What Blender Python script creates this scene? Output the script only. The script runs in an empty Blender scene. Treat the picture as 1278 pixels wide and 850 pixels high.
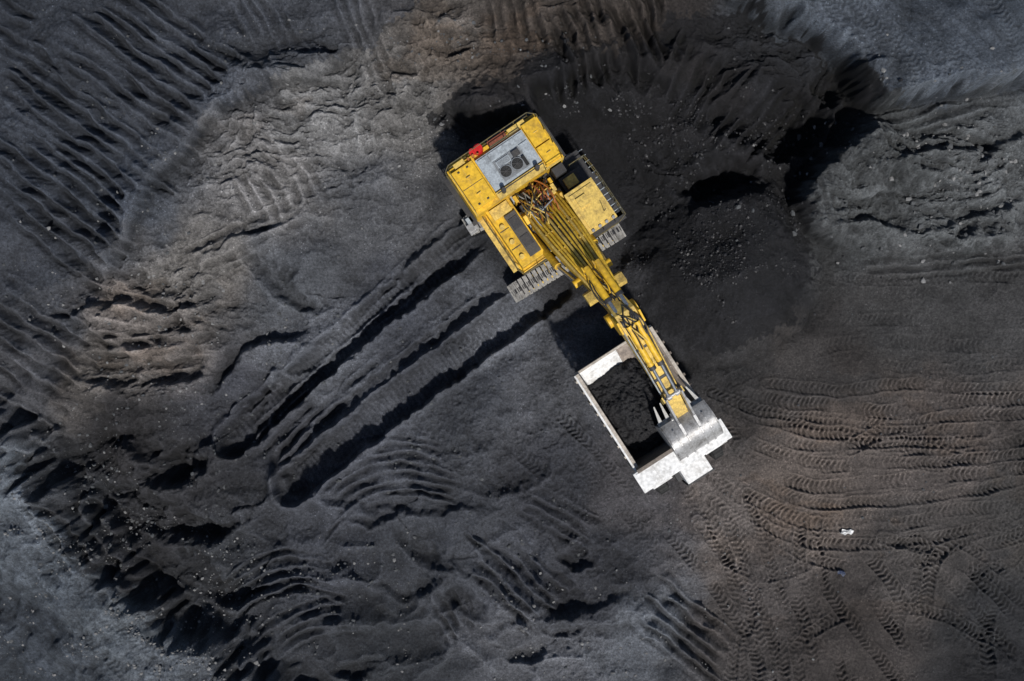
import bpy, bmesh, math, random
import numpy as np
from mathutils import Vector, Matrix
random.seed(7); rng=np.random.default_rng(7)
scene=bpy.context.scene
HC=60.0; PPM=19.0; CX,CY=639.0,425.0

# ------------------------------------------------------------------ noise
TAB=rng.uniform(-1,1,(512,512)).astype(np.float32)
def vnoise(x,y,seed=0):
    x=x+seed*17.37; y=y+seed*9.71
    xf=np.floor(x); yf=np.floor(y)
    fx=(x-xf).astype(np.float32); fy=(y-yf).astype(np.float32)
    xi=xf.astype(np.int64)&511; yi=yf.astype(np.int64)&511
    x1=(xi+1)&511; y1=(yi+1)&511
    fx=fx*fx*fx*(fx*(fx*6-15)+10); fy=fy*fy*fy*(fy*(fy*6-15)+10)
    a=TAB[yi,xi]; b=TAB[yi,x1]; c=TAB[y1,xi]; d=TAB[y1,x1]
    return (a+(b-a)*fx)*(1-fy)+(c+(d-c)*fx)*fy
def fbm(x,y,o=4,seed=0,gain=.5):
    s=0;a=1.0;t=0
    for i in range(o):
        s=s+a*vnoise(x,y,seed+i*3); t+=a; a*=gain
        x,y=(x*1.62-y*1.21),(x*1.21+y*1.62)
    return s/t
def ridged(x,y,o=4,seed=0,gain=.5):
    s=0;a=1.0;t=0
    for i in range(o):
        s=s+a*(1-2*np.abs(vnoise(x,y,seed+i*3))); t+=a; a*=gain
        x,y=(x*1.62-y*1.21),(x*1.21+y*1.62)
    return s/t
def sm(t):
    t=np.clip(t,0,1); return t*t*(3-2*t)

# ------------------------------------------------------------------ grid
STEP=0.05
def axis(half):
    n=int(half/STEP); c=list(np.arange(-n,n+1)*STEP)
    ext=[];d=STEP;x=c[-1]
    while x<2500: d*=1.17; x+=d; ext.append(x)
    return np.array([-e for e in ext[::-1]]+c+ext)
ax=axis(37.5); ay=axis(25.5)
NX,NY=len(ax),len(ay)
X,Y=np.meshgrid(ax,ay); X=X.astype(np.float64);Y=Y.astype(np.float64)

MZ=[(-80,-60,5.4),(0,0,5.2),(150,100,5),(280,0,5),(0,250,4.6),(120,300,3.9),(400,50,4.3),(550,10,4.5),(700,-10,5.0),(800,-20,5.6),(640,70,3.2),(760,60,3.8),(860,60,4.8),
(420,160,2.6),(500,180,1.6),(300,280,2.4),(200,400,2.2),(100,350,3.1),(0,400,3.7),(40,500,2.9),(230,230,3.6),(-60,450,3.8),
(450,280,.6),(330,380,.8),(400,430,.1),(500,500,0),(600,300,0),(700,500,0),(640,240,0),(560,220,.4),(730,350,0),(700,260,0),(780,230,.0),(800,560,0),(950,600,0),(1100,500,.3),(1278,450,.7),(1278,600,.3),(1100,700,0),(1290,860,0),(900,880,0),(700,700,-.3),(500,700,-.2),(350,650,0),(300,550,.2),
(0,720,1.6),(100,820,1.5),(0,870,1.6),(200,890,1.4),(20,620,1.8),(150,600,.8),(250,720,.2),(350,820,.3),(90,540,1.7),(180,520,1.2),(550,880,.2),
(950,-20,4.0),(1100,60,4.0),(1278,0,4.2),(1278,80,4.0),(1100,170,4.0),(1278,170,3.9),(1200,240,2.6),(1060,230,2.4),(1278,300,1.6),(1100,320,.9),(1000,320,.6),(1350,380,1.4),
(670,120,1.9),(740,130,1.9),(820,140,2.6),(900,130,3.0),(950,100,3.1),(1000,130,1.6),(960,200,1.1),(880,270,1.0),(900,350,1.3),(830,300,.5),(960,390,.5)]
MZ=np.array(MZ,float)
def tps(pts,vals,lam):
    n=len(pts); d=np.hypot(pts[:,None,0]-pts[None,:,0],pts[:,None,1]-pts[None,:,1])/300
    K=np.where(d>0,d*d*np.log(d+1e-9),0)+lam*np.eye(n)
    P=np.c_[np.ones(n),pts/300]; A=np.zeros((n+3,n+3)); A[:n,:n]=K;A[:n,n:]=P;A[n:,:n]=P.T
    b=np.zeros((n+3,vals.shape[1]));b[:n]=vals
    return np.linalg.solve(A,b)
cu=np.linspace(-150,1430,200); cv=np.linspace(-150,1000,150); CU,CV=np.meshgrid(cu,cv)
sol=tps(MZ[:,:2],MZ[:,2:3],.002)
d=np.hypot(CU.ravel()[:,None]-MZ[None,:,0],CV.ravel()[:,None]-MZ[None,:,1])/300
MG=((np.where(d>0,d*d*np.log(d+1e-9),0)@sol[:-3])+np.c_[np.ones(CU.size),CU.ravel()/300,CV.ravel()/300]@sol[-3:]).reshape(CU.shape)
MG=np.clip(MG,-.5,6)
def lookup(G,U,V):
    x=np.clip((U-cu[0])/(cu[1]-cu[0]),0,len(cu)-1.001); y=np.clip((V-cv[0])/(cv[1]-cv[0]),0,len(cv)-1.001)
    xi=x.astype(int); yi=y.astype(int); fx=x-xi; fy=y-yi
    if G.ndim==3: fx=fx[...,None]; fy=fy[...,None]
    return (G[yi,xi]*(1-fx)+G[yi,xi+1]*fx)*(1-fy)+(G[yi+1,xi]*(1-fx)+G[yi+1,xi+1]*fx)*fy
Z0=np.zeros_like(X)
for _ in range(3):
    k=HC/(HC-Z0); U=CX+X*PPM*k; V=CY-Y*PPM*k
    Z0=lookup(MG,U,V)
U=U.astype(np.float32); V=V.astype(np.float32)
H=Z0.astype(np.float32)
inside=((np.abs(X)<37.6)&(np.abs(Y)<25.6))
fade=(sm(1-(np.maximum(np.abs(X)-37,0)/60))*sm(1-(np.maximum(np.abs(Y)-25,0)/60))).astype(np.float32)
D=np.ones_like(H); TINT=np.ones_like(H)
q1=fbm(U/17,V/17,3,13); q2=fbm(U/17,V/17,3,37)
WU=U+9*fbm(U/60,V/60,3,11)+5*q1; WV=V+9*fbm(U/60,V/60,3,29)+5*q2
WU2=U+2.5*fbm(U/25,V/25,2,41)+1.0*q1; WV2=V+2.5*fbm(U/25,V/25,2,49)+1.0*q2
EU=U+14*fbm(U/45,V/45,2,15)+10*q1+7*vnoise(U/4,V/4,17); EV=V+14*fbm(U/45,V/45,2,35)+10*q2+7*vnoise(U/4,V/4,19)

def polyline(pts,A,B,pad):
    pts=np.array(pts,float)
    P=[]
    for i in range(len(pts)-1):
        p0=pts[max(i-1,0)];p1=pts[i];p2=pts[i+1];p3=pts[min(i+2,len(pts)-1)]
        for t in np.linspace(0,1,5)[:-1]:
            P.append(.5*((2*p1)+(-p0+p2)*t+(2*p0-5*p1+4*p2-p3)*t*t+(-p0+3*p1-3*p2+p3)*t**3))
    P.append(pts[-1]); P=np.array(P)
    m=(A>P[:,0].min()-pad)&(A<P[:,0].max()+pad)&(B>P[:,1].min()-pad)&(B<P[:,1].max()+pad)&inside
    idx=np.nonzero(m.ravel())[0]
    a=A.ravel()[idx]; b=B.ravel()[idx]
    best=np.full(len(idx),1e9,np.float32); S=np.zeros(len(idx),np.float32); SD=np.zeros(len(idx),np.float32); s0=0
    TL=np.sum(np.hypot(*np.diff(P,axis=0).T))
    for i in range(len(P)-1):
        p,q=P[i],P[i+1]; v=q-p; L=math.hypot(*v)
        if L<1e-6: continue
        v/=L
        sub=np.nonzero((a>min(p[0],q[0])-pad)&(a<max(p[0],q[0])+pad)&(b>min(p[1],q[1])-pad)&(b<max(p[1],q[1])+pad))[0]
        aa=a[sub]-p[0]; bb=b[sub]-p[1]
        t=np.clip(aa*v[0]+bb*v[1],0,L); dx=aa-t*v[0]; dy=bb-t*v[1]
        dd=np.hypot(dx,dy); sd=np.sign(aa*-v[1]+bb*v[0])*dd
        u=dd<best[sub]; w=sub[u]
        best[w]=dd[u]; S[w]=t[u]+s0; SD[w]=sd[u]; s0+=L
    return idx,best,S,SD,TL
Hf=H.ravel(); Df=D.ravel(); Tf=TINT.ravel()
def inpoly(pts,A,B):
    r=np.zeros(A.shape,bool); n=len(pts)
    for i in range(n):
        x1,y1=pts[i]; x2,y2=pts[(i+1)%n]
        if y1==y2: continue
        r^=((y1>B)!=(y2>B))&(A<(x2-x1)*(B-y1)/(y2-y1)+x1)
    return r.astype(np.float32)

def scarp(pts,dz,w,back=140,side=1,gully=.22):
    idx,dst,S,SD,TL=polyline(pts,WU,WV,back+10)
    ok=dst<back+5
    idx=idx[ok];sd=SD[ok]*side;S=S[ok]
    sd=sd+w*gully*vnoise(S/22,sd/40,int(dz*100)%90)+w*gully*.5*vnoise(S/8,sd/14,int(dz*70)%90)
    endf=sm(S/40+.0)*sm((TL-S)/40)
    up=sm(sd/w+.5)*sm(1-np.maximum(sd,0)/back)
    Hf[idx]+=(dz*up*endf).astype(np.float32)
def scoop(cx,cy,rx,ry,ang,amp,steep=.5,rim=.25):
    a=math.radians(ang); c,s=math.cos(a),math.sin(a)
    dx=WU-cx;dy=WV-cy; x=dx*c+dy*s; y=-dx*s+dy*c
    y=y+ .25*x*x/rx
    q=np.hypot(x/rx,np.where(y>0,y/(ry*steep),y/ry))+.22*q1+.1*vnoise(U/7,V/7,3)
    Hh=-amp*sm(1.15-q)+amp*rim*np.exp(-((q-1.25)/.3)**2)*(y>-ry*.5)
    H[...]+=Hh.astype(np.float32)
def dome(cx,cy,rx,ry,ang,amp,p=1.0):
    a=math.radians(ang); c,s=math.cos(a),math.sin(a)
    dx=WU-cx;dy=WV-cy; x=dx*c+dy*s; y=-dx*s+dy*c
    q=np.hypot(x/rx,y/ry)
    H[...]+=(amp*np.clip(1-q,0,1)**p).astype(np.float32)
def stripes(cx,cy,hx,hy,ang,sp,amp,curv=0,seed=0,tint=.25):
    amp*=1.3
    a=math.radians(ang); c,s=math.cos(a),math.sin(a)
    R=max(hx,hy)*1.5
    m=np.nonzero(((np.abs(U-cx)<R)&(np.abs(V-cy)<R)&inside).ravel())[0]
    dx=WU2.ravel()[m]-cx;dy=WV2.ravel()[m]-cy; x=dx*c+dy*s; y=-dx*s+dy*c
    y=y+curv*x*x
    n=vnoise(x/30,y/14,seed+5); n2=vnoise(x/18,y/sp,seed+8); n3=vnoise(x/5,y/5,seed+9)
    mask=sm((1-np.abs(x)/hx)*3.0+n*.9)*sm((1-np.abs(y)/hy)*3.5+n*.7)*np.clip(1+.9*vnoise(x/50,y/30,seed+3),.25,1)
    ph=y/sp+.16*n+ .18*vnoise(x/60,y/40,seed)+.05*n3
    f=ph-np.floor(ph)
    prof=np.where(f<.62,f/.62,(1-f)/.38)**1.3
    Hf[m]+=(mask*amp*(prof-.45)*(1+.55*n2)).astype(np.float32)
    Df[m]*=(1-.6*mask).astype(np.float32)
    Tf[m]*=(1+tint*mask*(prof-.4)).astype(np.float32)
def band(pts,w,sink,berm,cleat=0,sp=8,tint=0,A=None):
    idx,dst,S,SD,TL=polyline(pts,WU2,WV2,w*2.2+4)
    ok=dst<w*2.2+3; idx=idx[ok];dd=dst[ok];S=S[ok];sd=SD[ok]
    nn=vnoise(S/25,sd*0+3,int(abs(pts[0][0]))%50); n2=vnoise(S/7,sd/5,5)
    e=sm(1.0-(dd+1.6*n2-w)/5)
    h=-sink*e+berm*(1+.6*nn+.5*n2)*np.exp(-((dd-w-4)/ (w*.28+2))**2)
    if cleat: h=h+cleat*e*np.sin(2*np.pi*S/sp)
    Hf[idx]+=h.astype(np.float32); Df[idx]*=(1-.7*e).astype(np.float32)
    Tf[idx]*=(1+tint*e).astype(np.float32)
def tyre(pts,w=6.5,sink=.06,tread=.06,sp=6.5,tint=.30,seed=0):
    idx,dst,S,SD,TL=polyline(pts,WU2,WV2,w*2+3)
    ok=dst<w*1.9; idx=idx[ok];dd=dst[ok];S=S[ok];sd=SD[ok]
    wear=np.clip(.55+.9*vnoise(S/40,sd*0,seed)+.35*vnoise(S/9,sd/6,seed+4),0,1.3)
    e=sm(1.0-(dd-w)/2.0)*wear*sm(S/15)
    ch=np.sin(2*np.pi*(S/sp+np.abs(sd)/w*.55))
    ch=np.sign(ch)*np.abs(ch)**.6
    h=-sink*e+sink*1.1*wear*np.exp(-((dd-w-1.8)/1.6)**2)+tread*e*ch
    Hf[idx]+=h.astype(np.float32); Df[idx]*=(1-.55*np.clip(e,0,1)).astype(np.float32)
    Tf[idx]*=(1+tint*e*(.25+.75*ch)*.8).astype(np.float32)
def zone(pts):
    z=np.zeros_like(H)
    for (x,y,rx,ry,a) in pts: z=np.maximum(z,a*np.exp(-(((U-x)/rx)**2+((V-y)/ry)**2)))
    return z

FLAT=zone([(1150,560,230,200,1),(960,700,130,150,1),(800,600,120,120,.8),(1100,50,220,70,.8),(1278,30,100,90,.8)])
H+= .5*fbm(U/130,V/130,3,3)*fade
H+=(fade*(1-.9*FLAT)*.5*fbm(WU/60,WV/46,2,63)).astype(np.float32)
scarp([(-40,490),(60,570),(125,640),(195,725),(275,790),(345,840),(410,900)],3.1,62,260,1,.3)
scarp([(870,-40),(930,15),(1000,48),(1035,80),(1078,138),(1130,128),(1290,98),(1400,80)],3.2,16,260,-1)
scarp([(1090,140),(1070,165),(1020,195),(988,245),(1010,292),(1060,310)],3.0,18,120,-1)
scarp([(430,70),(405,92),(330,112),(255,165),(190,235),(165,300),(120,345)],1.3,11,60,1)
scarp([(560,60),(520,100),(470,170)],.7,10,60,1)
scarp([(255,500),(290,462),(330,432),(400,415)],1.2,12,60,1)
scarp([(560,130),(650,150),(680,110),(740,85),(800,95),(850,125)],1.8,20,70,-1)
scarp([(830,250),(870,258),(920,250),(960,215)],1.2,12,50,1)
scarp([(130,560),(190,600),(240,640),(300,650)],.8,14,60,-1)
scarp([(100,350),(130,420),(200,450),(280,400)],.9,14,50,-1)
scarp([(90,470),(160,480),(240,470),(265,430)],.8,12,40,1)
scarp([(60,400),(140,380),(230,385),(290,370)],.8,12,40,1)
scarp([(230,330),(270,310),(330,290),(370,285)],.8,9,40,1)
scarp([(380,620),(470,640),(560,630),(600,640)],.6,10,60,1)
scarp([(330,560),(355,600),(375,625),(420,600)],.7,9,40,1)
scarp([(590,800),(660,770),(740,760),(800,720)],.5,10,50,1)
scarp([(420,700),(470,730),(520,740),(560,700)],.5,10,40,1)
scarp([(1100,210),(1150,190),(1230,185),(1290,160)],1.0,12,50,1)
scarp([(1010,290),(1080,270),(1150,290),(1290,250)],.8,12,50,1)
for a in [(220,592,44,34,-5,1.5),(245,664,55,32,5,1.3),(292,740,38,25,-10,1.0),(370,462,40,16,-15,.4),(350,360,60,26,35,.8),
          (895,235,52,30,-15,1.4),(720,700,26,16,10,.5),(660,820,26,14,-8,.4),(440,838,30,14,0,.5),(525,690,40,22,30,.6),
          (180,560,40,25,40,.8),(470,650,40,16,-5,.5),(700,785,30,14,15,.4),(1215,292,40,18,-10,.6),(590,760,40,22,20,.4),
          (320,500,35,18,-40,.5),(990,170,60,42,-35,1.8),(1030,110,30,40,20,1.3),(640,600,60,26,-15,.4),(840,200,40,25,0,.7),(415,520,30,20,-40,.35),(560,560,40,25,0,.25)]:
    scoop(*a)
dome(900,345,128,108,-15,3.6,.85); dome(960,290,80,70,20,1.3); dome(850,190,70,45,-10,1.5); dome(720,110,80,40,10,1.2); dome(930,110,60,40,-40,1.3); dome(790,130,60,35,20,1.0)
dome(300,645,60,35,10,.8,1.3); dome(560,705,70,30,25,.6,1.2); dome(800,760,60,35,30,.5,1.3); dome(420,770,60,30,0,.5,1.2)
dome(270,580,45,35,0,.7,1.2); dome(180,680,50,30,40,.7,1.2); dome(480,430,110,40,-42,.5,1.2); dome(470,230,110,60,-30,.8,1.3); dome(610,500,70,40,-40,.5,1.2)
low=np.exp(-(((U-520)/330)**2+((V-740)/130)**2))+.6*np.exp(-(((U-200)/130)**2+((V-620)/110)**2))
H+=(low*.75*ridged(WU/66,WV/48,2,71)).astype(np.float32)
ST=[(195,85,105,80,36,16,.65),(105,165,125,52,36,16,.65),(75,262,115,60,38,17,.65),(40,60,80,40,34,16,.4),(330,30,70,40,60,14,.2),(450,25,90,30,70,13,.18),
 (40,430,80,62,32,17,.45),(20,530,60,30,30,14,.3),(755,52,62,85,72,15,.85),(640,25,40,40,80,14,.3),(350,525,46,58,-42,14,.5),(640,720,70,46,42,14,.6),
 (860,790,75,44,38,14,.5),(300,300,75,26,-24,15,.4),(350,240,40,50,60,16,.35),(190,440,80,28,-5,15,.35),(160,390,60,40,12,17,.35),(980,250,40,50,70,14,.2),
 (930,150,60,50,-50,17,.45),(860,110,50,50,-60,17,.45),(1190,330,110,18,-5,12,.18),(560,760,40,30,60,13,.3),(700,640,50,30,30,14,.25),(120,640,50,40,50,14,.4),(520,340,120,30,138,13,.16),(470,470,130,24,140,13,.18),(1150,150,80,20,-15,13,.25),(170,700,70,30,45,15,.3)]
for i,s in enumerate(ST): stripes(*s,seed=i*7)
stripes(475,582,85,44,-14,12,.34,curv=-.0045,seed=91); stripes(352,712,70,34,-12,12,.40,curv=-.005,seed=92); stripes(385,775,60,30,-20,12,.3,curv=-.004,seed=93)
band([(625,272),(560,322),(480,385),(400,452),(330,515),(292,548)],18,.85,.42,.04,7,.22)
band([(690,360),(610,418),(520,482),(440,545),(366,604)],20,1.0,.5,.04,7,.25)
band([(600,300),(520,365),(430,440),(340,525)],5,.25,.18)
band([(655,340),(570,402),(480,470),(400,535)],6,.3,.2)
TY=[[(1295,497),(1200,500),(1120,514),(1040,506),(960,500),(890,478)],
[(1295,515),(1200,520),(1120,528),(1040,522),(960,515),(890,490)],
[(1295,548),(1180,552),(1080,552),(1000,556),(930,528)],
[(1295,582),(1180,594),(1080,604),(1000,605),(940,575),(905,535)],
[(1295,598),(1180,618),(1080,628),(1000,626),(940,598),(900,560)],
[(1295,640),(1180,668),(1080,680),(1000,675),(930,640),(890,600)],
[(1295,612),(1200,640),(1100,655),(1010,652),(935,618)],
[(690,510),(760,580),(820,650),(880,720),(930,790),(960,870)],
[(672,525),(742,597),(802,666),(862,735),(908,800),(935,870)],
[(620,540),(700,610),(770,675),(830,735),(880,800),(905,870)],
[(930,610),(960,700),(985,780),(1000,870)],[(905,640),(935,720),(960,790),(978,870)],[(880,630),(915,720),(940,800),(950,870)],
[(1000,640),(1000,720),(1040,790),(1100,860)],[(1020,650),(1025,720),(1065,780),(1130,860)],
[(1080,690),(1120,740),(1160,800),(1200,870)],[(1100,672),(1180,690),(1230,730),(1290,790)],[(1110,658),(1190,674),(1250,710),(1295,745)],
[(1155,760),(1165,700),(1215,655),(1295,632)],[(1200,790),(1215,730),(1250,690),(1295,670)],
[(1295,400),(1200,405),(1100,398),(1010,412),(900,455)],[(1295,425),(1200,432),(1100,425),(1010,438),(910,475)],[(1295,450),(1180,462),(1080,455),(980,475)],[(1295,350),(1200,345),(1120,350),(1050,345)],
[(1060,560),(1130,530),(1210,560),(1295,540)],[(560,560),(640,600),(720,680),(760,760)],
[(905,-20),(1000,15),(1060,70),(1095,125)],[(925,-30),(1015,5),(1078,62),(1110,122)],[(1120,-20),(1150,50),(1175,125)],[(1200,-20),(1225,50),(1245,110)],[(1040,-30),(1085,50),(1130,122)],[(1250,-20),(1270,40),(1295,80)],
[(60,640),(130,720),(220,800),(280,860)],[(30,660),(100,740),(180,820),(220,870)],[(40,590),(90,650),(150,720)],
[(960,870),(1000,800),(1080,760),(1180,770),(1290,830)],[(1290,700),(1240,760),(1230,870)],[(560,420),(640,450),(700,520),(740,600)],
[(870,650),(910,700),(960,720),(1010,700),(1040,650)],[(1295,560),(1220,575),(1150,560),(1080,570)],[(850,600),(900,680),(920,760),(910,860)],
[(1295,480),(1220,486),(1130,480),(1050,488),(960,480)],[(1295,532),(1200,538),(1100,540),(1010,538),(930,505)],[(1295,565),(1190,574),(1090,580),(1010,580),(940,552)],
[(1295,656),(1200,690),(1100,705),(1020,700),(950,660)],[(940,630),(975,700),(1005,780),(1025,870)],[(960,630),(990,700),(1025,770),(1060,870)],
[(1045,690),(1090,750),(1130,810),(1150,870)],[(1140,700),(1180,760),(1240,810),(1295,850)],[(1120,800),(1130,740),(1170,690)],[(895,650),(925,730),(948,800),(965,870)]]
for i,t in enumerate(TY):
    soft=(26<=i<35) or 20<=i<24 or i in (8,9,25,37)
    tyre(t,seed=i*5,w=6 if i%3 else 7.5,tint=.14 if soft else .34,tread=.025 if soft else .05,sink=.03 if soft else .075)
    if i<20 and i not in (7,8,9):
        j=[(p[0]+random.uniform(-25,25),p[1]+random.uniform(14,30)) for p in t]; tyre(j,seed=i*5+2,tread=.035,sink=.04,tint=.2)

ROCK=zone([(430,110,160,80,1),(340,200,110,90,1),(190,380,110,80,1),(160,450,90,70,.9),(1170,210,150,80,1),(1050,250,70,60,.8),(560,50,110,60,.8),(700,30,120,60,.6),(960,90,110,90,.7),(140,620,90,90,.8),(1200,290,110,40,.7),(850,100,90,60,.6)])
r=ridged(WU/38+2*vnoise(U/80,V/80,2),WV/20,5,101,.55)
H+=(ROCK*D*.6*r).astype(np.float32)
tt=fbm(WU/55,WV/30,4,121)*7; tf=tt-np.floor(tt); terr=(np.floor(tt)+sm((tf-.6)/.4))/7
H+=(ROCK*D*1.2*terr).astype(np.float32)
r2=ridged(WU/12,WV/9,3,131,.6); H+=(ROCK*D*.14*r2).astype(np.float32)
RGH=np.clip(.55+1.2*fbm(U/85,V/85,3,147),.18,1.15)*(1-.35*FLAT)
H+=(fade*D*RGH*(.17*fbm(U/26,V/26,4,151,.6)+.085*fbm(U/7,V/7,3,171,.6))).astype(np.float32)
rr=ridged(WU/34,WV/26,3,187,.5); H+=(fade*D*(1-.8*FLAT)*RGH*.15*np.maximum(rr,0)).astype(np.float32)
c=vnoise(U/2.6,V/2.6,201); c2=vnoise(U/4.6,V/4.6,207)
patch=sm(.5+1.6*fbm(U/45,V/45,2,211))
H+=(fade*(.3+RGH)*(.3+.7*D)*(.08*np.maximum(c-.3,0)+.13*patch*np.maximum(c2-.4,0))).astype(np.float32)
H+=(1-fade)*3.5*fbm(X/90,Y/90,3,231).astype(np.float32)
def pad(px,py,rx,ry,ang,z,soft=.5):
    a=math.radians(ang); c,s=math.cos(a),math.sin(a); dx=U-px;dy=V-py
    q=np.hypot((dx*c+dy*s)/rx,(-dx*s+dy*c)/ry); w=sm((1.25-q)/soft)
    H[...]=H*(1-w)+w*(z+.08*(H-z))
pad(690,290,105,80,-34,0.0); pad(800,510,60,112,-33,0.0)

# ---------------- colours
CP=[(30,30,44,47,51),(150,60,60,63,68),(250,100,70,73,78),(60,200,58,62,68),(150,250,64,68,74),(350,50,70,71,73),(420,150,112,111,109),(340,220,108,106,104),(500,130,98,96,93),(250,330,96,93,89),(180,400,104,98,93),(60,400,68,70,74),(30,480,72,73,76),(120,470,80,76,72),(450,250,80,81,83),(550,50,82,77,72),(640,60,70,63,57),(750,50,60,54,49),(830,70,42,38,36),(700,120,30,30,32),(760,200,22,22,24),(900,140,26,25,26),(880,230,22,22,23),(900,320,27,27,29),(960,370,30,30,32),(850,400,34,34,36),(1020,130,16,16,18),(985,200,20,20,21),(1010,30,76,81,87),(1150,60,74,79,85),(1250,30,58,63,68),(1110,170,62,64,64),(1220,200,86,88,88),(1150,260,78,80,80),(1060,250,74,76,76),(1020,300,58,59,59),(1100,380,58,57,56),(1250,380,62,61,60),(1010,450,58,55,53),(930,460,48,47,47),(1100,560,84,77,72),(1200,560,76,70,66),(1000,620,94,85,78),(900,640,98,91,86),(1150,680,70,66,63),(1250,760,48,48,49),(1050,800,62,57,54),(930,760,74,69,66),(800,620,68,66,67),(700,600,56,57,61),(700,480,80,81,84),(560,500,62,64,68),(620,420,84,86,90),(500,400,60,62,67),(400,430,80,82,86),(350,350,72,74,77),(450,560,70,72,77),(300,520,56,57,61),(150,560,36,35,36),(240,600,46,46,48),(190,660,46,46,48),(250,700,54,56,59),(400,700,64,66,71),(550,680,60,62,66),(650,720,70,72,77),(750,720,54,55,59),(650,810,90,91,94),(800,780,92,95,99),(500,800,48,50,53),(350,800,58,60,64),(100,700,72,77,82),(50,620,90,95,100),(40,790,46,50,56),(150,760,90,95,99),(100,840,58,62,67),(200,830,84,88,92),(0,850,32,35,39),(640,240,40,41,43),(720,330,45,45,47),(1278,850,34,34,36),(1278,650,58,56,54)]
CP=np.array(CP,float); 
def lin(c):
    c=np.asarray(c,float)/255.; return np.where(c<=.04045,c/12.92,((c+.055)/1.055)**2.4)
CL=lin(CP[:,2:])
d2=((CU.ravel()[:,None]-CP[None,:,0])**2+(CV.ravel()[:,None]-CP[None,:,1])**2)+300
w=d2**-2.2; w/=w.sum(1,keepdims=True)
CG=(w@CL).reshape(CU.shape+(3,))
wu=U+38*fbm(U/55,V/55,4,301); wv=V+38*fbm(U/55,V/55,4,331)
COL=lookup(CG,wu,wv).astype(np.float32)
def paintpoly(pts,col,amt):
    global COL
    m=(inpoly(pts,EU,EV)*amt)[...,None]; COL=COL*(1-m)+m*lin(col).astype(np.float32)
paintpoly([(-90,-90),(560,-90),(520,20),(410,85),(330,108),(255,160),(185,235),(160,300),(100,345),(-90,400)],(58,62,69),.55)
paintpoly([(870,-90),(930,15),(1000,48),(1035,80),(1078,138),(1130,128),(1400,90),(1400,-90)],(74,80,87),.5)
paintpoly([(1085,150),(1020,200),(990,248),(1015,295),(1100,310),(1400,310),(1400,110),(1130,132)],(76,78,78),.4)
paintpoly([(-90,500),(30,595),(90,665),(160,745),(240,812),(310,865),(370,960),(-90,960)],(80,86,92),.3)
paintpoly([(60,540),(150,580),(200,650),(270,690),(280,760),(250,795),(180,735),(105,660),(50,590)],(36,36,38),.7)
PILE=[(545,150),(560,105),(640,95),(700,85),(800,70),(850,20),(920,20),(995,52),(1030,85),(1072,145),(1015,195),(985,245),(1005,290),(1015,345),(985,400),(930,435),(865,445),(820,400),(790,330),(775,240),(700,190),(640,150),(590,170)]
paintpoly(PILE,(25,25,27),.85)
mott=1+.40*fbm(U/70,V/70,4,351)+.26*fbm(U/14,V/14,3,371)+.20*vnoise(U/2.6,V/2.6,377)
BEN=zone([(80,760,160,140,1),(1120,50,200,70,1)])
mott=mott*(1+.5*BEN*fbm((U*.62+V*.78)/60,(-U*.78+V*.62)/7,4,383))
streak=1+.5*ROCK*fbm(WU/26,WV/8,4,391)
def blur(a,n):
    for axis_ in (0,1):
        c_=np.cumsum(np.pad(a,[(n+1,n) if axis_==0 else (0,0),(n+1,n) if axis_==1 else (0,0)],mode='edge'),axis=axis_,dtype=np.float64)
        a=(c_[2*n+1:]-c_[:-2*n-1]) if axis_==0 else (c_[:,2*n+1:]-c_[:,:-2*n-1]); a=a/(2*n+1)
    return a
# relief shading put into the colour: crests lightened, hollows darkened
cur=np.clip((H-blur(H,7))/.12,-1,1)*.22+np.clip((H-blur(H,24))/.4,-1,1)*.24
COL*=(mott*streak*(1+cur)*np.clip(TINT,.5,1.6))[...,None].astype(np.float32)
ox=sm((fbm(WU/60,WV/40,4,411)-.12)*4)*zone([(640,60,230,80,1),(900,120,120,80,.6),(180,420,150,110,.7),(1100,620,260,170,.8),(450,100,200,80,.5)])
COL[...,0]*=1+.10*ox; COL[...,2]*=1-.10*ox
COL*=np.array([.97,.985,1.03],np.float32)
COL=np.clip(COL,.005,.5)

verts=np.stack([X,Y,H],-1).reshape(-1,3).astype(np.float32)
i=np.arange(NX*NY).reshape(NY,NX)
q=np.stack([i[:-1,:-1],i[:-1,1:],i[1:,1:],i[1:,:-1]],-1).reshape(-1,4).astype(np.int32)
me=bpy.data.meshes.new("ground")
me.vertices.add(len(verts)); me.vertices.foreach_set("co",verts.ravel())
me.loops.add(q.size); me.loops.foreach_set("vertex_index",q.ravel())
me.polygons.add(len(q)); me.polygons.foreach_set("loop_start",np.arange(0,q.size,4,dtype=np.int32))
me.polygons.foreach_set("use_smooth",np.ones(len(q),bool))
me.update(calc_edges=True)
at=me.color_attributes.new("Col",'FLOAT_COLOR','POINT')
at.data.foreach_set("color",np.concatenate([COL.reshape(-1,3),np.ones((NX*NY,1),np.float32)],1).ravel().astype(np.float32))
ground=bpy.data.objects.new("coal_mine_ground",me); scene.collection.objects.link(ground)
def gz(x,y):
    xi=np.clip(np.searchsorted(ax,x)-1,0,NX-2); yi=np.clip(np.searchsorted(ay,y)-1,0,NY-2)
    return H[yi,xi]
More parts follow.
